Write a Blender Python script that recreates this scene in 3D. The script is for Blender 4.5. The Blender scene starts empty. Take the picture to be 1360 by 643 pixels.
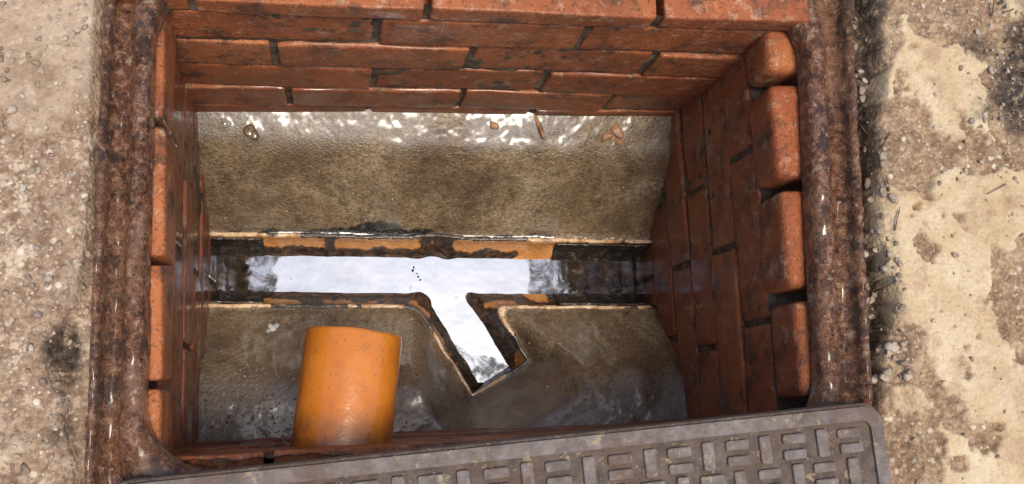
import bpy, math, random, bmesh
import numpy as np
from mathutils import Vector, Matrix
random.seed(7)
S=bpy.context.scene
S.view_settings.view_transform='Standard'
try: S.view_settings.look='None'
except Exception: pass
S.view_settings.exposure=0

# ------------------------------------------------------------ noise
_l={}
def vn(x,y,f,seed=0):
    if seed not in _l: _l[seed]=np.random.RandomState(seed).rand(256,256)
    L=_l[seed]; X=x*f+37.3; Y=y*f+91.7
    xi=np.floor(X).astype(int); yi=np.floor(Y).astype(int)
    fx=X-xi; fy=Y-yi; fx=fx*fx*(3-2*fx); fy=fy*fy*(3-2*fy)
    g=lambda a,b:L[a%256,b%256]
    return (g(xi,yi)*(1-fx)+g(xi+1,yi)*fx)*(1-fy)+(g(xi,yi+1)*(1-fx)+g(xi+1,yi+1)*fx)*fy
def fbm(x,y,f,o=4,seed=0,g=.5):
    s=0;a=1;t=0
    for i in range(o):
        s=s+a*vn(x,y,f*2**i,seed+i); t+=a; a*=g
    return s/t
def sst(a,b,x):
    t=np.clip((x-a)/(b-a),0,1); return t*t*(3-2*t)

# ------------------------------------------------------------ mesh helpers
def link(o): S.collection.objects.link(o); return o
def mesh_obj(name,v,f,mat=None,smooth=True,parent=None,attrs=None):
    me=bpy.data.meshes.new(name)
    me.from_pydata([tuple(p) for p in v] if not isinstance(v,np.ndarray) else v.tolist(),[],f if isinstance(f,list) else f.tolist())
    me.update()
    if smooth: me.polygons.foreach_set('use_smooth',[True]*len(me.polygons))
    if attrs:
        for k,a in attrs.items():
            at=me.attributes.new(k,'FLOAT','POINT'); at.data.foreach_set('value',np.asarray(a,dtype=np.float32).ravel())
    o=bpy.data.objects.new(name,me); link(o)
    if mat: me.materials.append(mat)
    if parent: o.parent=parent
    return o
def grid(name,xs,ys,zf,mat,keep=None,attrs=None,parent=None):
    X,Y=np.meshgrid(xs,ys); Z=zf(X,Y)
    v=np.stack([X,Y,Z],-1).reshape(-1,3)
    nx=len(xs);ny=len(ys)
    i=np.arange(nx*ny).reshape(ny,nx)
    f=np.stack([i[:-1,:-1],i[:-1,1:],i[1:,1:],i[1:,:-1]],-1).reshape(-1,4)
    A={k:fn(X,Y,Z).ravel() for k,fn in (attrs or {}).items()}
    if keep is not None:
        K=keep(X,Y).ravel()
        f=f[K[f].any(axis=1)]
        used=np.unique(f); mp=-np.ones(nx*ny,int); mp[used]=np.arange(len(used))
        f=mp[f]; v=v[used]; A={k:a[used] for k,a in A.items()}
    return mesh_obj(name,v,f,mat,True,parent,A)

# ------------------------------------------------------------ material helpers
class NT:
    def __init__(s,name):
        s.m=bpy.data.materials.new(name); s.m.use_nodes=True; s.t=s.m.node_tree
        s.b=s.t.nodes['Principled BSDF']; s.co=s.t.nodes.new('ShaderNodeTexCoord').outputs['Object']
    def set(s,inp,v):
        if hasattr(v,'is_linked') or hasattr(v,'links'): s.t.links.new(v,inp)
        else:
            if isinstance(v,tuple) and len(v)==3: v=v+(1,)
            if isinstance(v,(int,float)) and inp.type=='RGBA': v=(v,v,v,1)
            inp.default_value=v
    def noise(s,sc,det=4,ro=.55,dist=0,vec=None):
        n=s.t.nodes.new('ShaderNodeTexNoise'); s.t.links.new(vec or s.co,n.inputs['Vector'])
        n.inputs['Scale'].default_value=sc;n.inputs['Detail'].default_value=det;n.inputs['Roughness'].default_value=ro;n.inputs['Distortion'].default_value=dist
        return n.outputs['Fac']
    def vor(s,sc,out='Distance'):
        k=('v',sc)
        if not hasattr(s,'c'): s.c={}
        if k not in s.c:
            n=s.t.nodes.new('ShaderNodeTexVoronoi'); s.t.links.new(s.co,n.inputs['Vector']); n.inputs['Scale'].default_value=sc; s.c[k]=n
        return s.c[k].outputs[out]
    def ramp(s,f,stops,interp='LINEAR'):
        n=s.t.nodes.new('ShaderNodeValToRGB'); cr=n.color_ramp; cr.interpolation=interp
        while len(cr.elements)<len(stops): cr.elements.new(.5)
        for e,(p,c) in zip(cr.elements,stops):
            e.position=p; e.color=(c,c,c,1) if not isinstance(c,tuple) else c+(1,)
        s.set(n.inputs[0],f); return n.outputs[0]
    def mix(s,f,a,b,mode='MIX'):
        n=s.t.nodes.new('ShaderNodeMix'); n.data_type='RGBA'; n.blend_type=mode
        s.set(n.inputs[0],f); s.set(n.inputs[6],a); s.set(n.inputs[7],b); return n.outputs[2]
    def math(s,op,a,b=0.,clamp=False):
        n=s.t.nodes.new('ShaderNodeMath'); n.operation=op; n.use_clamp=clamp
        s.set(n.inputs[0],a); s.set(n.inputs[1],b); return n.outputs[0]
    def attr(s,k):
        n=s.t.nodes.new('ShaderNodeAttribute'); n.attribute_name=k; return n.outputs['Fac']
    def sep(s):
        n=s.t.nodes.new('ShaderNodeSeparateXYZ'); s.t.links.new(s.co,n.inputs[0]); return n.outputs
    def rnd(s): return s.t.nodes.new('ShaderNodeNewGeometry').outputs['Random Per Island']
    def bump(s,h,dist=.001,st=1,nrm=None):
        n=s.t.nodes.new('ShaderNodeBump'); n.inputs['Distance'].default_value=dist; n.inputs['Strength'].default_value=st
        s.set(n.inputs['Height'],h)
        if nrm is not None: s.t.links.new(nrm,n.inputs['Normal'])
        return n.outputs[0]
    def fin(s,col=None,rough=None,nrm=None,metal=None,coat=None,spec=None,ior=None,coatr=None,coati=None):
        I=s.b.inputs
        for k,v in (('Base Color',col),('Roughness',rough),('Normal',nrm),('Metallic',metal),('Coat Weight',coat),('Specular IOR Level',spec),('IOR',ior),('Coat Roughness',coatr),('Coat IOR',coati)):
            if v is not None: s.set(I[k],v)
        return s.m

# brick
m=NT('red_engineering_brick'); r=m.rnd()
c=m.ramp(r,[(0,(.36,.095,.030)),(.3,(.50,.165,.055)),(.6,(.42,.12,.040)),(.8,(.54,.20,.075)),(1,(.38,.10,.035))])
n9=m.noise(11,4,.65); n30=m.noise(20,5,.76)
c=m.mix(m.ramp(n9,[(.42,0.),(.62,.7)]),c,(.24,.070,.03))
c=m.mix(m.ramp(n30,[(.51,0.),(.62,.85)]),c,(.085,.045,.028))
c=m.mix(m.ramp(m.noise(50,4,.80),[(.54,0.),(.66,.6)]),c,(.58,.36,.22))
c=m.mix(m.ramp(m.noise(260,3,.6),[(.32,.75),(.45,0.)]),c,(.11,.045,.02))
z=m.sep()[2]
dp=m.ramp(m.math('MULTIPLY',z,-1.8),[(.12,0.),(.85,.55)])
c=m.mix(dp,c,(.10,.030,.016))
h=m.mix(.5,m.noise(70,5,.65),m.noise(420,3,.6))
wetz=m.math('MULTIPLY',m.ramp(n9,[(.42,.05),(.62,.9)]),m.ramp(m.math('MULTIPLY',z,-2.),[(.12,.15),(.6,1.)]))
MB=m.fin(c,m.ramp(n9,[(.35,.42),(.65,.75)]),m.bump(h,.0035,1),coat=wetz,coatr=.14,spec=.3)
m=NT('old_mortar')
c=m.ramp(m.noise(35,5,.7),[(.3,(.035,.024,.015)),(.5,(.11,.078,.047)),(.7,(.28,.21,.14))])
MM=m.fin(c,.75,m.bump(m.noise(250,4,.7),.004,1))
# benching
m=NT('wet_concrete_benching'); st=m.attr('stain'); we=m.attr('wet')
n11=m.noise(9,6,.70,.3)
c=m.ramp(n11,[(.34,(.095,.058,.028)),(.46,(.18,.12,.064)),(.56,(.26,.185,.105)),(.68,(.38,.295,.185))])
c=m.mix(m.ramp(m.noise(170,4,.7),[(.38,.65),(.56,0.)]),c,(.065,.042,.024))
c=m.mix(m.ramp(m.vor(230),[(.12,.8),(.22,0.)]),c,m.ramp(m.vor(230,'Color'),[(.2,(.11,.085,.06)),(.8,(.50,.42,.31))]))
c=m.mix(m.ramp(m.noise(30,5,.76),[(.53,0.),(.66,.65)]),c,(.065,.040,.022))
c=m.mix(we,c,m.mix(m.noise(60,5,.7),(.15,.125,.095),(.40,.355,.295)))
c=m.mix(st,c,(.008,.007,.006))
h=m.mix(.4,m.noise(80,6,.65),m.vor(300))
MC=m.fin(c,m.math('SUBTRACT',m.ramp(m.noise(14,3,.6),[(.35,.30),(.65,.52)]),m.math('MULTIPLY',we,.08)),m.bump(h,.0032,1),coat=m.ramp(n11,[(.42,1.),(.62,.3)]),coatr=.18,coati=1.7)
# channel
m=NT('stained_orange_channel'); st=m.attr('stain'); lp=m.attr('lip')
c=m.ramp(m.noise(30,4,.6),[(.3,(.40,.15,.04)),(.6,(.62,.28,.085)),(.8,(.68,.40,.18))])
c=m.mix(lp,c,m.ramp(m.noise(55,4,.7),[(.38,(.30,.15,.07)),(.48,(.62,.38,.19)),(.6,(.72,.53,.34))]))
stn=m.math('ADD',st,m.math('MULTIPLY',m.math('SUBTRACT',m.noise(85,5,.75),.5),1.3))
stn=m.ramp(stn,[(.35,0.),(.65,1.)])
c=m.mix(stn,c,m.ramp(m.noise(120,4),[(.4,(.012,.009,.007)),(.75,(.12,.06,.03))]))
MCH=m.fin(c,m.ramp(m.noise(50,3),[(.4,.14),(.65,.45)]),m.bump(m.noise(120,4,.65),.003,.8),coat=.6,coatr=.08)
m=NT('black_glazed_pipe')
c=m.ramp(m.noise(60,5,.7),[(.35,(.010,.009,.008)),(.58,(.035,.026,.02)),(.70,(.16,.12,.085))])
MBK=m.fin(c,.2,m.bump(m.noise(90,4,.65),.004,1),coat=.8,coatr=.06)
# water
m=NT('still_water'); t=m.t; fl=m.attr('painted_sky')  # mask of the sky reflection painted on the water
gl=t.nodes.new('ShaderNodeBsdfGlossy'); gl.inputs['Roughness'].default_value=.05
m.set(gl.inputs['Color'],(.82,.88,.95,1))
bn=m.bump(m.noise(30,2,.5),.0007,.7); t.links.new(bn,gl.inputs['Normal'])
df=t.nodes.new('ShaderNodeBsdfDiffuse')
m.set(df.inputs['Color'],m.mix(fl,m.ramp(m.noise(55,5,.7),[(.35,(.008,.007,.006)),(.6,(.05,.035,.022)),(.72,(.20,.14,.09))]),m.ramp(m.noise(16,4,.6),[(.40,(.50,.55,.62)),(.62,(.34,.37,.42))])))  # pale blue-grey colour paints the sky's reflection, dark water outside it
mx=t.nodes.new('ShaderNodeMixShader')
m.set(mx.inputs[0],m.mix(fl,m.ramp(m.noise(34,5,.75,.4),[(.44,.10),(.60,.60)]),m.ramp(m.noise(14,3,.5),[(.35,.74),(.65,.60)])))  # mirror share also raised inside the painted reflection
t.links.new(df.outputs[0],mx.inputs[1]); t.links.new(gl.outputs[0],mx.inputs[2])
t.links.new(mx.outputs[0],t.nodes['Material Output'].inputs['Surface'])
MW=m.m
# rusty frame
m=NT('wet_rusty_iron')
c=m.ramp(m.noise(90,6,.80),[(.34,(.022,.010,.006)),(.45,(.12,.045,.021)),(.53,(.25,.10,.045)),(.62,(.46,.28,.17))])
c=m.mix(m.ramp(m.noise(14,5,.75),[(.48,0.),(.60,.65)]),c,(.34,.17,.09))
c=m.mix(m.ramp(m.noise(30,5,.78),[(.54,0.),(.60,.8)]),c,(.045,.024,.016))
c=m.mix(m.ramp(m.noise(70,4,.8),[(.60,0.),(.66,.7)]),c,(.58,.46,.35))
c=m.mix(m.ramp(m.noise(260,3,.7),[(.30,.8),(.44,0.)]),c,(.012,.007,.005))
MF=m.fin(c,m.ramp(m.noise(60,4),[(.38,.18),(.62,.65)]),m.bump(m.mix(.5,m.noise(130,6,.8),m.noise(520,3,.6)),.006,1),metal=.1,coat=m.ramp(m.noise(22,4),[(.4,.1),(.6,.9)]),coatr=.12)
# cover
m=NT('cast_iron_cover'); 
c=m.ramp(m.noise(50,6,.72),[(.3,(.19,.15,.13)),(.5,(.31,.255,.23)),(.70,(.44,.375,.335))])
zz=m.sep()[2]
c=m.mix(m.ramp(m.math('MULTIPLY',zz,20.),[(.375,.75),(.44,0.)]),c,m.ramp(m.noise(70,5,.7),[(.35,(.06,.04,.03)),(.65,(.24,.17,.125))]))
c=m.mix(m.ramp(m.noise(65,5,.75),[(.58,0.),(.63,.85)]),c,(.58,.45,.28))
c=m.mix(m.ramp(m.noise(18,5,.75),[(.48,0.),(.60,.7)]),c,(.21,.135,.095))
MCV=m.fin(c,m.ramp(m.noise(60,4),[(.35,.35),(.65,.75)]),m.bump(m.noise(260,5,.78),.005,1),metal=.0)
# ground
m=NT('weathered_concrete_ground'); sd=m.attr('side'); so=m.attr('soil'); chp=m.attr('chip')
n1=m.noise(13,5,.68,.4); n2=m.noise(60,5,.72); n3=m.noise(230,4,.7)
cl=m.ramp(n1,[(.36,(.33,.225,.145)),(.47,(.45,.32,.22)),(.56,(.53,.39,.275)),(.66,(.61,.47,.345))])
clc=m.ramp(n2,[(.38,(.25,.15,.095)),(.5,(.38,.26,.17)),(.6,(.48,.35,.245))])
cl=m.mix(chp,cl,clc)
cl=m.mix(m.ramp(m.noise(30,5,.75),[(.57,0.),(.61,.7)]),cl,(.70,.56,.42))
cr=m.ramp(n1,[(.34,(.50,.34,.19)),(.46,(.62,.46,.27)),(.6,(.71,.56,.36)),(.75,(.78,.65,.46))])
cr=m.mix(m.ramp(m.noise(28,5,.72),[(.54,0.),(.62,.6)]),cr,(.46,.30,.18))
crc=m.ramp(n2,[(.36,(.20,.12,.068)),(.5,(.34,.22,.13)),(.62,(.50,.36,.22))])
cr=m.mix(chp,cr,crc)
c=m.mix(sd,cl,cr)
rgh=m.math('ADD',m.math('MULTIPLY',chp,.55),.30)
c=m.mix(m.math('MULTIPLY',m.ramp(n3,[(.36,.7),(.48,0.)]),rgh),c,(.16,.10,.065))
c=m.mix(m.math('MULTIPLY',m.ramp(n3,[(.55,0.),(.66,.45)]),rgh),c,(.76,.62,.46))
for sc_,lo,hi,k in ((95,.22,.34,1.),(210,.2,.34,.9)):
    vs=m.ramp(m.vor(sc_),[(lo,k),(hi,0.)])
    msk=m.math('MULTIPLY',vs,m.ramp(m.vor(sc_,'Color'),[(.52,0.),(.56,1.)]))
    msk=m.math('MULTIPLY',msk,rgh)
    c=m.mix(msk,c,m.ramp(m.vor(sc_,'Color'),[(.5,(.20,.13,.09)),(.65,(.46,.28,.18)),(.8,(.80,.70,.57))]))
c=m.mix(so,c,m.ramp(m.noise(110,5,.75),[(.38,(.022,.015,.010)),(.54,(.10,.066,.042)),(.66,(.38,.28,.18))]))
h=m.mix(.3,m.noise(140,5,.75),m.vor(210))
MG=m.fin(c,m.ramp(m.noise(20,3),[(.35,.5),(.6,.9)]),m.bump(h,.0048,1))
# orange pipe
m=NT('orange_plastic_pipe')
c=m.ramp(m.noise(18,5,.6),[(.3,(.56,.16,.015)),(.7,(.68,.23,.03))])
c=m.mix(m.ramp(m.noise(50,5,.78),[(.55,0.),(.66,.5)]),c,(.34,.13,.035))
c=m.mix(m.ramp(m.vor(120),[(.07,.8),(.11,0.)]),c,(.09,.04,.02))
pz=m.sep()[2]
c=m.mix(m.math('MULTIPLY',m.ramp(pz,[(.09,.9),(.15,0.)]),m.ramp(m.noise(45,5,.7),[(.40,0.),(.55,1.)])),c,(.16,.07,.03))
MP=m.fin(c,m.ramp(m.noise(25,4),[(.4,.16),(.65,.34)]),m.bump(m.noise(70,4,.65),.0012,.8),coat=.8,coatr=.08,coati=1.5)
def simple(name,c1,c2,sc=80,ro=.6,bd=.002):
    m=NT(name); return m.fin(m.ramp(m.noise(sc,5,.65),[(.35,c1),(.65,c2)]),ro,m.bump(m.noise(sc*3,4,.6),bd,1))
def stonemat():
    m=NT('pebble'); return m.fin(m.mix(.5,m.ramp(m.rnd(),[(0,(.55,.46,.35)),(.3,(.16,.10,.065)),(.55,(.38,.26,.17)),(.8,(.75,.67,.56)),(1,(.09,.06,.045))]),m.ramp(m.noise(150,4),[(.3,(.12,.08,.055)),(.7,(.55,.43,.32))])),.5,m.bump(m.noise(300,4),.002,1))
MS=stonemat()

# ------------------------------------------------------------ dimensions
XL,XR,YF,YB=-.174,.508,-.047,.400
ZL=-.508; R=.050; LW=.006
A0=np.array([-.20,.1995]); A1=np.array([.53,.1795])
B0=np.array([.160,.190]); B1=np.array([.252,.027])
def seg(X,Y,P,Q):
    d=Q-P; L=np.hypot(*d); d=d/L; rx=X-P[0]; ry=Y-P[1]
    t=rx*d[0]+ry*d[1]; s=np.abs(-rx*d[1]+ry*d[0]); return t,s,L
def dmain(X,Y): return seg(X,Y,A0,A1)[1]+0.0028*(fbm(X,Y,30,3,61)-.5)
def dbr(X,Y):
    t,s,L=seg(X,Y,B0,B1)
    s=s/.97
    ov=np.maximum(t-L,0); un=np.maximum(-t,0)
    s2=np.where(t>L-.006,np.maximum(s,(t-L+.006)/.006*R),s)
    return np.where(t<0,np.hypot(s,un),np.where(t>L,np.hypot(np.maximum(s-R,0),ov)+R,s2))+0.007*(fbm(X,Y,32,3,62)-.5)
def dun(X,Y):
    a=dmain(X,Y);b=dbr(X,Y);k=.020
    h=np.clip(.5+.5*(b-a)/k,0,1)
    return b*(1-h)+a*h-k*h*(1-h)*sst(.020,.045,np.minimum(a,b))

kx=np.linspace(0,.25,251)
def prof_fn(sl):
    s=np.interp(kx,[p[0] for p in sl],[p[1] for p in sl]); return np.concatenate([[0],np.cumsum((s[1:]+s[:-1])/2*(kx[1]))])
PB=prof_fn([(0,.15),(.012,1.1),(.07,1.30),(.09,1.10),(.118,.42),(.25,.20)])
PF=prof_fn([(0,.1),(.012,.9),(.06,1.2),(.085,1.0),(.115,.35),(.14,.05),(.25,-.05)])
def bench_z(X,Y):
    t,s,L=seg(X,Y,A0,A1)
    dm=s-R-LW; db=dbr(X,Y)-R-LW
    a=np.maximum(dm+.012*(fbm(X,Y,9,2,15)-.5),0)
    za=np.where(Y>.19,np.interp(a,kx,PB),np.interp(a,kx,PF))
    b=np.maximum(db,0)
    zb=1.75*(np.sqrt(b*b+.006**2)-.006)+.008*sst(0,.02,b)
    k=.022
    hh=np.clip(.5+.5*(zb-za)/k,0,1); zz=zb*(1-hh)+za*hh-k*hh*(1-hh)
    zz=np.maximum(zz,-.002)
    z=ZL-.0015+zz+.008*(fbm(X,Y,11,3,5)-.5)+.0016*(fbm(X,Y,90,3,9)-.5)
    for (x,y,rr,hh2) in [(-.105,.372,.012,.005),(-.14,.381,.007,.004),(.12,.01,.01,.002),(.30,.388,.02,.003)]:
        z=z+hh2*np.exp(-((X-x)**2+(Y-y)**2)/rr**2)
    d=dun(X,Y)
    z=np.where(d<R+LW*.6,ZL-.10,z)
    return z
def bstain(X,Y,Z):
    t,s,L=seg(X,Y,A0,A1); d=s-R
    n=fbm(X,Y,30,4,21)
    w=.018*np.exp(-((X-.07)/.10)**2)+.003+.008*np.exp(-((X-.30)/.06)**2)+.006*np.exp(-((X+.1)/.05)**2)
    back=(Y>.19)*sst(.0,.5,(w*1.6*(.3+n)-d)/.006)
    db=dbr(X,Y)-R
    br=sst(0,.6,(.004*n*2-np.minimum(d,db))/.004)*.6
    return np.clip(np.maximum(back,br),0,1)
def bwet(X,Y,Z):
    n=fbm(X,Y,16,4,33)
    top=sst(.335,.385,Y)*sst(.38,.60,n+.06)
    fr=sst(.08,-.02,Y)*sst(.42,.56,n+.08*(X<.05))
    return np.clip(np.maximum(top*.65,fr*.8),0,1)
grid('concrete_benching',np.arange(XL-.02,XR+.02,.002),np.arange(YF-.02,YB+.02,.002),bench_z,MC,attrs={'stain':bstain,'wet':bwet})

def ch_z(X,Y):
    d=dun(X,Y)
    z=ZL-np.sqrt(np.maximum(R*R-np.clip(d,0,R)**2,0))
    z=np.where(d<R, z+ .0008*(fbm(X,Y,60,3,41)-.5), ZL+.0022+.002*(vn(X,Y,50,44)-.5))
    z=np.where(d>R+LW,ZL-.03,z)
    return z
def ch_st(X,Y,Z):
    n=fbm(X,Y,18,5,51,.6); d=dmain(X,Y)
    back=Y>(A0[1]+(X-A0[0])/(A1[0]-A0[0])*(A1[1]-A0[1]))
    inor=lambda a,b:sst(-.012,.012,X-a+(n-.5)*.10)*sst(-.012,.012,b-X+(n-.5)*.10)
    org=np.maximum.reduce([inor(-.3,-.014),inor(.012,.135),inor(.205,.366)])
    fl=inor(.302,.345)
    deep=sst(ZL-.022,ZL-.036,Z+(n-.5)*.024)
    of=(~back)*sst(.42,.54,n+ .05)*.9
    o=np.maximum(back*org,of)*(1-deep)+fl*deep
    st=1-o
    brm=dbr(X,Y)<d
    st=np.where(brm, np.clip(sst(.46,.62,n+.10*deep+sst(.06,.0,Y)*.15),0,1),st)
    lip=Z>ZL-.003
    st=np.where(lip,sst(.46,.62,fbm(X,Y,20,4,77)+.26*back*np.exp(-((X-.07)/.12)**2)-.08*(X>.36)),st)
    return np.clip(st,0,1)
channel=bpy.data.objects.new('drainage_channel',None); link(channel)
grid('channel_bed',np.arange(XL-.015,XR+.015,.0013),np.arange(.0,.262,.0013),ch_z,MCH,
     keep=lambda X,Y:dun(X,Y)<R+LW+.004,attrs={'stain':ch_st,'lip':lambda X,Y,Z:(Z>ZL-.004)*1.0},parent=channel)
def half_pipe(name,xa,xb,r1,th):
    V=[];F=[];na=40;n=60;rows=[]
    for i in range(n+1):
        x=xa+(xb-xa)*i/n
        yc=A0[1]+(x-A0[0])/(A1[0]-A0[0])*(A1[1]-A0[1])
        rib=.0016*math.exp(-((x-(xa+(xb-xa)*.30))/.003)**2)+.0016*math.exp(-((x-(xa+(xb-xa)*.78))/.003)**2)
        row=[]
        for k in range(na+1):
            a=math.pi*(k/na); r=r1-th-rib
            row.append((x,yc+r*math.cos(a),ZL-.004-r*math.sin(a)))
        for k in range(na,-1,-1):
            a=math.pi*(k/na)
            row.append((x,yc+r1*math.cos(a),ZL-.004-r1*math.sin(a)))
        rows.append(row)
    m_=len(rows[0])
    for r in rows: V+=r
    for i in range(n):
        for k in range(m_):
            q=(k+1)%m_;F.append([i*m_+k,i*m_+q,(i+1)*m_+q,(i+1)*m_+k])
    F.append(list(range(m_)));F.append([n*m_+k for k in range(m_)][::-1])
    return mesh_obj(name,V,F,MBK,True,channel)
half_pipe('black_pipe_end',.352,.525,.0490,.003)
half_pipe('black_pipe_end',-.19,-.098,.0490,.003)
ZW=ZL-R+.0085
def painted_sky(X,Y,Z):  # area of painted sky reflection, cut off where the reflection would end
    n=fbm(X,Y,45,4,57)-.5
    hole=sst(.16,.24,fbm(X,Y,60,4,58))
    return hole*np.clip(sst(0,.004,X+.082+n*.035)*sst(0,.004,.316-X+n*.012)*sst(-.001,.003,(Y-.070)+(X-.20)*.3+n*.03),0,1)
grid('channel_water',np.arange(XL-.01,XR+.01,.002),np.arange(.02,.25,.002),lambda X,Y:ZW+0*X,MW,keep=lambda X,Y:dun(X,Y)<R-.010,attrs={'painted_sky':painted_sky})

# ------------------------------------------------------------ bricks
def template(n=13):
    g=np.sin(np.linspace(-1,1,n)*math.pi/2); V={};vs=[];fs=[]
    def vid(p):
        k=tuple(round(a,5) for a in p)
        if k not in V: V[k]=len(vs); vs.append(k)
        return V[k]
    for ax in range(3):
        for sg in(-1,1):
            for i in range(n-1):
                for j in range(n-1):
                    q=[]
                    for a,b in((i,j),(i+1,j),(i+1,j+1),(i,j+1)):
                        p=[0,0,0]; p[ax]=sg; p[(ax+1)%3]=g[a]; p[(ax+2)%3]=g[b]; q.append(vid(p))
                    fs.append(q if sg>0 else q[::-1])
    return np.array(vs),np.array(fs)
TV,TF=template()
cnt=[0]
def brickpts(u0,u1,z0,z1,pr,bev,depth=.07):
    cnt[0]+=1; rs=np.random.RandomState(cnt[0])
    hs=np.array([(u1-u0)/2,depth/2,(z1-z0)/2]); P=TV*hs
    sd=cnt[0]*1.7
    big=bev>.005
    nz=vn(P[:,0]+sd,P[:,2]+P[:,1]*.3+sd,18 if big else 70,3)
    rr=(bev*((.75+.5*nz) if big else (.4+1.6*nz**1.5)))[:,None]
    q=np.clip(P,-(hs-rr),(hs-rr)); d=P-q; L=np.linalg.norm(d,axis=1,keepdims=True)
    P=np.where(L>1e-9,q+d/np.maximum(L,1e-9)*rr,P)
    P[:,1]+= .0022*(fbm(P[:,0]+sd,P[:,2]+sd,25,3,4)-.5)*np.clip(TV[:,1],0,1)
    P[:,2]+= .0020*(fbm(P[:,0]+sd,P[:,1],30,3,8)-.5)
    a=rs.uniform(-.010,.010,3)
    Rm=np.array(Matrix.Rotation(a[0],3,'X')@Matrix.Rotation(a[1]*.6,3,'Y')@Matrix.Rotation(a[2]*1.4,3,'Z'))
    P=P@Rm.T
    return P+np.array([(u0+u1)/2,pr-depth/2+rs.uniform(-.002,.002),(z0+z1)/2])
def wall(org,U,N,length,bricks,zb,zt):
    U=np.array(U,float);N=np.array(N,float);Zv=np.array([0,0,1.]);org=np.array(org,float)
    vs=[];fs=[];k=0
    for b in bricks:
        P=brickpts(*b); W=org+P[:,0:1]*U+P[:,1:2]*N+P[:,2:3]*Zv
        # template faces are wound outward for a right-handed (U,N,Z) frame
        vs.append(W); F=TF if np.cross(U,N)[2]>0 else TF[:,::-1]; fs.append(F+k); k+=len(W)
    o=mesh_obj('brick_wall',np.concatenate(vs),np.concatenate(fs),MB)
    us=np.arange(-.01,length+.01,.004); zs=np.arange(zb,zt,.004)
    A,B=np.meshgrid(us,zs); D=-.0036+.008*(fbm(A+org[0],B+org[1],60,3,12)-.5)
    D=D-.030*(B>-.112)*(abs(U[1])>.5)
    W=org+A[...,None]*U+D[...,None]*N+B[...,None]*Zv
    i=np.arange(A.size).reshape(A.shape)
    f=np.stack([i[:-1,:-1],i[:-1,1:],i[1:,1:],i[1:,:-1]],-1).reshape(-1,4)
    mesh_obj('mortar',W.reshape(-1,3),f,MM,parent=o)
    return o
PZ=.0775; TOP=-.037
def courses(length,pat,skip_top=False,j=.008,n=7,bev=.0032):
    out=[]
    for k in range(n):
        z1=TOP-PZ*k-.0035; z0=TOP-PZ*(k+1)+.0035
        js=[-.03]+list(pat[k%len(pat)])+[length+.03]
        if k==0 and skip_top: continue
        for a,b in zip(js[:-1],js[1:]):
            jj=j*random.uniform(.7,1.3)
            out.append((a+jj/2,b-jj/2,z0+random.uniform(-.0015,.001),z1+random.uniform(-.001,.0015),random.uniform(-.001,.0025),bev))
    return out
W=XR-XL; D=YB-YF; b3=W/3
bk=courses(W,[(b3,2*b3+.008),(b3/2,b3*1.5,b3*2.5),(b3+.003,2*b3-.006),(b3/2+.01,b3*1.5+.01,b3*2.5-.006)])
for a,b in zip([-.03,.04,.277,.532],[.04,.277,.532,W+.03]): bk.append((a+.004,b-.004,TOP+.003,-.003,.001,.003))
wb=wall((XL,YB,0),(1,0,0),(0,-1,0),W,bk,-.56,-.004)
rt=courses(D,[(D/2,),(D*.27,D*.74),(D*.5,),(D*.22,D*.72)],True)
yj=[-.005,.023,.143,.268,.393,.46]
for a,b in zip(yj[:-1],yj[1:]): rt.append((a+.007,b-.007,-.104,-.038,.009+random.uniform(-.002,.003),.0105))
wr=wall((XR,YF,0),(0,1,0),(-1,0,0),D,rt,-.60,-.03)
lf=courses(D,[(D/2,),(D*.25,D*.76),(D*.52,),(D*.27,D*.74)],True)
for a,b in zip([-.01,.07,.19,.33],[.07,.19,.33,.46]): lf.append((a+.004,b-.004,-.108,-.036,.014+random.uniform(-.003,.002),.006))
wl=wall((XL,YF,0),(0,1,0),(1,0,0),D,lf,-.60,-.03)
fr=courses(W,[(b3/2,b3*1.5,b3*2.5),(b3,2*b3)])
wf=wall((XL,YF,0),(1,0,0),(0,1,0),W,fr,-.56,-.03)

# ------------------------------------------------------------ frame
def rrect(c,r,n=90,ns=16):
    pts=[];m=len(c)
    for i in range(m):
        p=np.array(c[i]);a=np.array(c[i-1])-p;b=np.array(c[(i+1)%m])-p
        a/=np.linalg.norm(a);b/=np.linalg.norm(b)
        s=p+a*r;e=p+b*r
        for t in np.linspace(0,1,ns): pts.append((1-t)**2*s+2*t*(1-t)*(p*.82+ (s+e)/2*.18)+t*t*e)
        q=np.array(c[(i+1)%m]); e2=q-b*r
        for t in np.linspace(0,1,n)[1:-1]: pts.append(e*(1-t)+e2*t)
    return np.array(pts)
inn=[(-.169,.425),(.533,.425),(.509,-.058),(-.171,-.058)]
out=[(-.213,.482),(.590,.482),(.558,-.125),(-.219,-.125)]
Pi=rrect(inn,.062);Po=rrect(out,.045)
prof=[(0,-.034),(0,-.022),(.02,-.012),(.08,-.0075),(.2,-.006),(.32,-.007),(.40,-.011),(.46,-.0175),(.55,-.021),(.66,-.021),(.76,-.0175),(.80,-.012),(.82,-.002),(.86,.001),(.93,.0015),(.975,-.0005),(1,-.006),(1,-.06)]
pp=[]
for (a,b),(c2,d2) in zip(prof[:-1],prof[1:]):
    for t in (0,.5): pp.append((a+(c2-a)*t,b+(d2-b)*t))
pp.append(prof[-1])
n=len(Pi);V=[]
for s,z in pp:
    P=Pi*(1-s)+Po*s
    nz=(fbm(P[:,0],P[:,1],60,4,71)-.5)
    V.append(np.column_stack([P[:,0]+.0045*(fbm(P[:,0],P[:,1]+z*3,40,4,72)-.5),P[:,1]+.003*(fbm(P[:,0],P[:,1]+z*3,40,4,73)-.5),z+.0055*nz]))
V=np.concatenate(V);F=[]
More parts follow.
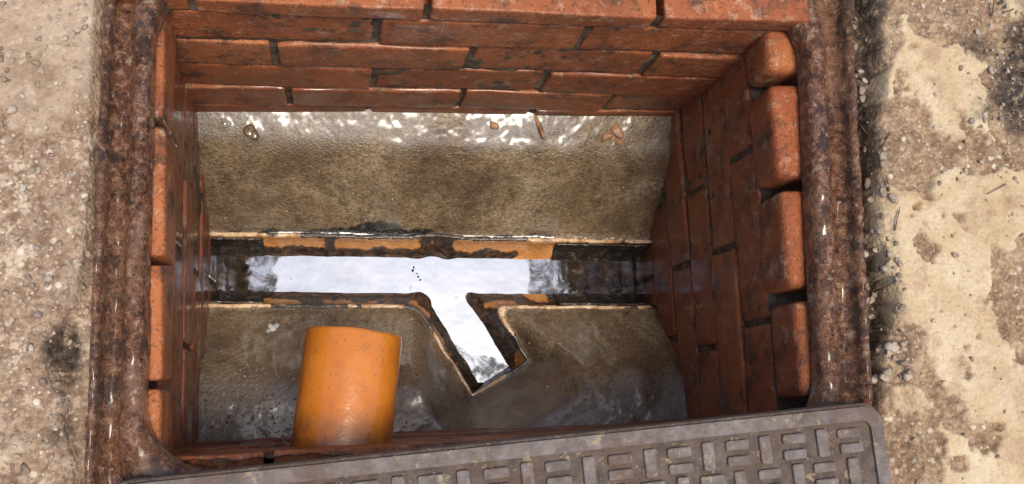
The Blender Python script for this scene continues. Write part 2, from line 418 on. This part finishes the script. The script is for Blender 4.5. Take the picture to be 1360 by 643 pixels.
for k in range(len(pp)-1):
    for i in range(n):
        j=(i+1)%n; F.append([k*n+i,(k+1)*n+i,(k+1)*n+j,k*n+j][::-1])
mesh_obj('manhole_frame',V,F,MF)

# ------------------------------------------------------------ ground
def sdpoly(X,Y,c):
    d=-1e9*np.ones_like(X); m=len(c)
    for i in range(m):
        p=np.array(c[i]);q=np.array(c[(i+1)%m]);e=q-p;e/=np.linalg.norm(e)
        nrm=np.array([-e[1],e[0]])
        d=np.maximum(d,(X-p[0])*nrm[0]+(Y-p[1])*nrm[1])
    return d
def chip(X,Y,Z=None):
    f=np.where(X>.2,sst(.525,.55,fbm(X,Y,13,6,111,.60)+.04*np.exp(-((X-.615)/.02)**2)),sst(.45,.52,fbm(X,Y,10,6,131,.6)))
    return f
def gz(X,Y):
    sd=sdpoly(X,Y,out); c=chip(X,Y)
    z=.002+.009*(fbm(X,Y,7,4,81)-.5)+(.3+.7*c)*(.008*(fbm(X,Y,40,4,82)-.5)+.004*(vn(X,Y,170,83)-.5)+.0032*(vn(X,Y,320,85)-.5))
    z=z-.006*c
    z=z+.010*sst(.590,.610,X)
    wn=fbm(X*.6,Y,18,2,91)
    w=np.where(X>.3,.006+.036*wn*sst(-.05,.05,Y)*sst(.5,.36,Y)+.006*(fbm(X,Y,70,2,96)-.5),.003+.004*fbm(X,Y,25,3,92))
    w=w+np.where(X<0,.050*np.exp(-((Y-.05)/.06)**2)*fbm(X,Y,30,3,93),0)
    dep=np.where(X>.3,.032,.014)
    z=z-dep*sst(w+.005,w-.003,sd)+np.where(X>.3,.010*(fbm(X,Y,60,3,95)-.5)*(sd<w),0)
    z=np.where(sd<.0005,-.07,z)
    return z
def soil(X,Y,Z):
    n=fbm(X,Y,22,5,101)
    a=np.exp(-(((X-.86)/.12)**2+((Y-.34)/.14)**2))
    b=np.exp(-(((X-.88)/.09)**2+((Y+.02)/.10)**2))*.8
    c=np.exp(-(((X-.60)/.025)**2+((Y-.42)/.06)**2))*.6
    d=np.exp(-(((X+.240)/.016)**2+((Y-.04)/.07)**2))*.80
    s=sst(.46,.66,n*.62+np.maximum(np.maximum(np.maximum(a,b),c),d)*.48)
    g=sst(-.012,-.022,Z)
    return np.clip(np.maximum(s,g),0,1)
gx=np.arange(-.40,.93,.0023);gy=np.arange(-.22,.56,.0023)
g=grid('ground',gx,gy,gz,MG,keep=lambda X,Y:sdpoly(X,Y,out)>-.006,
  attrs={'side':lambda X,Y,Z:sst(.1,.3,X),'soil':soil,'chip':chip})
Rr=80.;x0,x1,y0,y1=gx[0]+.004,gx[-1]-.004,gy[0]+.004,gy[-1]-.004
V=[(x0,y0,-.006),(x1,y0,-.006),(x1,y1,-.006),(x0,y1,-.006),(-Rr,-Rr,-.006),(Rr,-Rr,-.006),(Rr,Rr,-.006),(-Rr,Rr,-.006)]
mesh_obj('surrounding_ground',V,[[4,5,1,0],[5,6,2,1],[6,7,3,2],[7,4,0,3]],MG,False,parent=g,attrs={'side':[0,1,1,0,0,1,1,0],'soil':[0]*8,'chip':[.5]*8})

# ------------------------------------------------------------ cover
c0=Vector((-.197,-.062,0));c1=Vector((.557,-.0225,0)); L=(c1-c0).length; ang=math.atan2(c1.y-c0.y,c1.x-c0.x)
cover=bpy.data.objects.new('manhole_cover',None); link(cover)
TZ=.018
def rr2(x0,y0,x1,y1,r,n=6):
    p=[]
    for cx,cy,a in((x1-r,y1-r,0),(x0+r,y1-r,90),(x0+r,y0+r,180),(x1-r,y0+r,270)):
        for i in range(n+1):
            t=math.radians(a+90*i/n);p.append((cx+r*math.cos(t),cy+r*math.sin(t)))
    return p
def slab(bm,poly,z0,z1,ch):
    def inset(d):
        q=[];m=len(poly)
        for i in range(m):
            a=Vector(poly[i-1]);b=Vector(poly[i]);c=Vector(poly[(i+1)%m])
            t=(c-a).normalized(); q.append((b.x-t.y*d,b.y+t.x*d))
        return q
    rings=[[bm.verts.new((*p,z0)) for p in poly],[bm.verts.new((*p,z1-ch)) for p in poly],[bm.verts.new((*p,z1-ch*.3)) for p in inset(ch*.3)],[bm.verts.new((*p,z1)) for p in inset(ch)]]
    for a,b in zip(rings[:-1],rings[1:]):
        for i in range(len(a)):
            j=(i+1)%len(a); bm.faces.new((a[i],a[j],b[j],b[i]))
    bm.faces.new(rings[-1])
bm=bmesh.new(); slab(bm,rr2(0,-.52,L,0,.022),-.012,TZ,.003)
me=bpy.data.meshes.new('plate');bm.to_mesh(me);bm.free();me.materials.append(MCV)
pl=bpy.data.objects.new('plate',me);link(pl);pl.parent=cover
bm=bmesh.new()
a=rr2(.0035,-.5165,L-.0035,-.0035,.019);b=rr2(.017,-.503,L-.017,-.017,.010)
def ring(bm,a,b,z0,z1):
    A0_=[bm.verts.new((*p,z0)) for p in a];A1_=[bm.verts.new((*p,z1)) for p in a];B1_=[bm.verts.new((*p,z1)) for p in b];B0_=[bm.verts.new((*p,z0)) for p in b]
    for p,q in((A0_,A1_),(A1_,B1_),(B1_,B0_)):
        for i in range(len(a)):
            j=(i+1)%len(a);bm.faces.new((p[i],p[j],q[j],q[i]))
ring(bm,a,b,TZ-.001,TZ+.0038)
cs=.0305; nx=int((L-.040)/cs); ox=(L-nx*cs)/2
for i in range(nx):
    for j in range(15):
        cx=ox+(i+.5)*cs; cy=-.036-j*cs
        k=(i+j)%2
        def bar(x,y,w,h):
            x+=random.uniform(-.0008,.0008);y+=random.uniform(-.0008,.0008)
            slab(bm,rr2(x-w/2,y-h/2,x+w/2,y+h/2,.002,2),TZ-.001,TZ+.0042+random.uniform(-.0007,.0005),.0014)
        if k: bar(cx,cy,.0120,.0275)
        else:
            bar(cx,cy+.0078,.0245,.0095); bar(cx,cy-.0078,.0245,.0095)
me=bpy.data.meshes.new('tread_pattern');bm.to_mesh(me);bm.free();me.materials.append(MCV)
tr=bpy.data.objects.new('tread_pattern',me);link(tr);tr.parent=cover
cover.location=(c0.x,c0.y,.004);cover.rotation_euler=(0,0,ang)

# ------------------------------------------------------------ pipe
tip=Vector((.0262,.074,-.160));base=Vector((.0090,-.060,-.150));ax=(tip-base).normalized()
base=base-ax*.10
Lp=(tip-base).length
pipe=bpy.data.objects.new('orange_drain_pipe',None);link(pipe)
Q=ax.to_track_quat('Z','Y').to_matrix().to_4x4()
ro=.0545;ri=.0505
V=[];F=[];ns=96
pr=[(ro,0),(ro,Lp*.3),(ro,Lp*.7),(ro,Lp-.004),(ro-.0012,Lp-.0008),(ro-.002,Lp),(ri+.0008,Lp),(ri,Lp-.001),(ri,Lp*.5),(ri,0)]
for rad,zz in pr:
    for i in range(ns):
        t=2*math.pi*i/ns; V.append((rad*math.cos(t),rad*math.sin(t)*1.0,zz+(.0006*math.sin(t*2+1)+.0004*math.sin(5*t) if zz>Lp-.01 else 0)))
for k in range(len(pr)-1):
    for i in range(ns):
        j=(i+1)%ns;F.append([k*ns+i,k*ns+j,(k+1)*ns+j,(k+1)*ns+i])
tube=mesh_obj('tube',V,F,MP,parent=pipe)
MX=Matrix.Translation(base)@Q; pipe.matrix_world=MX

# ------------------------------------------------------------ stones and debris
def blob(V,F,cx,cy,cz,sx,sy,sz,seed,nu=10,nv=7):
    rs=np.random.RandomState(seed);k=len(V);ph=rs.rand(6)*6.3;ro_=rs.rand()*6.3
    for i in range(nv):
        th=math.pi*i/(nv-1)
        for j in range(nu):
            f=2*math.pi*j/nu
            r_=1+.18*math.sin(2*f+ph[0])*math.sin(th)+.12*math.sin(3*f+ph[1]+th)+.1*math.sin(3*th+ph[2])
            x=sx*r_*math.sin(th)*math.cos(f);y=sy*r_*math.sin(th)*math.sin(f);z=sz*r_*math.cos(th)
            V.append((cx+x*math.cos(ro_)-y*math.sin(ro_),cy+x*math.sin(ro_)+y*math.cos(ro_),cz+z))
    for i in range(nv-1):
        for j in range(nu):
            a=k+i*nu+j;b=k+i*nu+(j+1)%nu;F.append([a,a+nu,b+nu,b])
def at(f,x,y): return float(f(np.array([[x]]),np.array([[y]]))[0,0])
V=[];F=[]
for i in range(1500):
    q=random.random()
    if q<.35: x=random.uniform(-.33,-.22);y=random.uniform(-.15,.5)
    elif q<.70:
        x=random.gauss(.83,.07);y=random.gauss(.33,.1)
    elif q<.82: x=random.uniform(.60,.9);y=random.uniform(-.15,.5)
    else: x=random.uniform(.56,.605);y=random.uniform(.0,.44)
    sdv=sdpoly(np.array([[x]]),np.array([[y]]),out)[0,0]
    if sdv<.004 or x>.92: continue
    s=min(.0055,.0010+abs(random.gauss(0,.0013)))
    if q>=.82: s=random.uniform(.001,min(.0065,max(.0015,sdv*.7)))
    blob(V,F,x,y,at(gz,x,y)+s*.3,s,s*.8,s*.6,i)
mesh_obj('gravel',V,F,MS)
V=[];F=[]
for i in range(520):
    x=random.uniform(XL+.01,XR-.01);y=random.choice([random.uniform(-.04,.12),random.uniform(.26,.39)])
    if random.random()<.6: x=random.gauss(-.10,.04);y=random.gauss(.0,.03)
    if not(XL+.005<x<XR-.005 and YF+.004<y<YB-.004): continue
    if at(dun,x,y)<R+.01: continue
    s=.0007+abs(random.gauss(0,.0008));blob(V,F,x,y,at(bench_z,x,y)+s*.2,s,s*.8,s*.6,i,8,5)
mesh_obj('grit',V,F,MS)
brown=simple('brown_stone',(.20,.09,.04),(.42,.24,.13),60,.25)
for (x,y,sx,sy) in [(.235,.385,.009,.006),(.30,.386,.020,.004),(.420,.382,.013,.010),(.405,.372,.009,.008),(.424,.366,.007,.006),(-.105,.372,.011,.010)]:
    V=[];F=[];blob(V,F,x,y,at(bench_z,x,y)+.0005,sx,sy,.0035,int(abs(x)*1000),16,9);mesh_obj('stone',V,F,brown if x>-.05 else MC)
white=simple('white_plaster',(.55,.56,.55),(.8,.8,.78),100,.4)
V=[];F=[]
for i,(dx,dy,s) in enumerate([(0,0,.008),(.006,.004,.005),(-.005,-.004,.004)]): blob(V,F,-.083+dx,.108+dy,at(bench_z,-.083+dx,.108+dy)+.002,s,s*.7,.004,50+i,12,7)
mesh_obj('plaster_chip',V,F,white)
def tube_path(V,F,pts,r0,r1,ns=6):
    k=len(V);m=len(pts)
    for i,p in enumerate(pts):
        t=(pts[min(i+1,m-1)]-pts[max(i-1,0)]).normalized();a=t.cross(Vector((0,0,1)));a=a.normalized() if a.length>.01 else Vector((1,0,0));b=t.cross(a)
        rr=r0+(r1-r0)*i/(m-1)
        for j in range(ns):
            f=2*math.pi*j/ns;q=p+a*math.cos(f)*rr+b*math.sin(f)*rr;V.append(tuple(q))
    for i in range(m-1):
        for j in range(ns):
            F.append([k+i*ns+j,k+i*ns+(j+1)%ns,k+(i+1)*ns+(j+1)%ns,k+(i+1)*ns+j])
V=[];F=[]
for i in range(90):
    if i<44: x=random.uniform(.575,.602);y=random.uniform(0,.43)
    else: x=random.gauss(.83,.05);y=random.gauss(.34,.07)
    a=random.uniform(0,6.3) if i>=44 else random.gauss(1.57,.5);l=random.uniform(.008,.03)
    p1=Vector((x,y,at(gz,x,y)+.002));x2=x+math.cos(a)*l;y2=y+math.sin(a)*l;p2=Vector((x2,y2,at(gz,x2,y2)+.003))
    mid=(p1+p2)/2+Vector((random.uniform(-.002,.002),random.uniform(-.002,.002),.001))
    tube_path(V,F,[p1,mid,p2],random.uniform(.0005,.0016),.0004)
mesh_obj('twig_litter',V,F,simple('dead_twig',(.03,.018,.01),(.17,.11,.07)))
V=[];F=[]
for i in range(5):
    x=.128+.002*i+random.uniform(-.003,.003);y=.203-.005*i;s=random.uniform(.001,.002)
    blob(V,F,x,y,ZW+.0004,s*1.5,s,.0007,900+i,9,5)
mesh_obj('floating_debris',V,F,simple('black_scum',(.006,.005,.004),(.03,.022,.015)))

# ------------------------------------------------------------ light
W_=bpy.data.worlds.new('World');S.world=W_;W_.use_nodes=True
nt=W_.node_tree;bg=nt.nodes['Background'];sk=nt.nodes.new('ShaderNodeTexSky');sk.sky_type='NISHITA';sk.sun_disc=False
el=math.radians(77); sx,sy=.40,-.917
az=math.atan2(sx,sy)
sk.sun_elevation=el;sk.sun_rotation=az; sk.air_density=1;sk.dust_density=3;sk.ozone_density=1
nt.links.new(sk.outputs[0],bg.inputs[0]);bg.inputs[1].default_value=.15
sl=bpy.data.lights.new('sun','SUN');sl.energy=2.8;sl.angle=math.radians(18);sl.color=(1,.92,.80)
so_=bpy.data.objects.new('sun',sl);link(so_)
dv=Vector((sx*math.cos(el),sy*math.cos(el),math.sin(el)));so_.rotation_euler=dv.to_track_quat('Z','Y').to_euler();so_.location=dv*5

# ------------------------------------------------------------ camera
f=1250.
nd=Vector((-240,-212,-f)).normalized();Zc=-nd
xc=Vector((1,.010,0));xc.z=(-240-212*.010)/f;xc.normalize()
xc=(xc-Zc*xc.dot(Zc)).normalized();yc=Zc.cross(xc)
Mr=Matrix((xc,yc,Zc)).to_4x4()
cam=bpy.data.cameras.new('camera');cam.sensor_width=36;cam.lens=36*f/1360;cam.clip_end=500;cam.clip_start=.01
co=bpy.data.objects.new('camera',cam);link(co);co.matrix_world=Matrix.Translation((0,0,.92))@Mr
S.camera=co
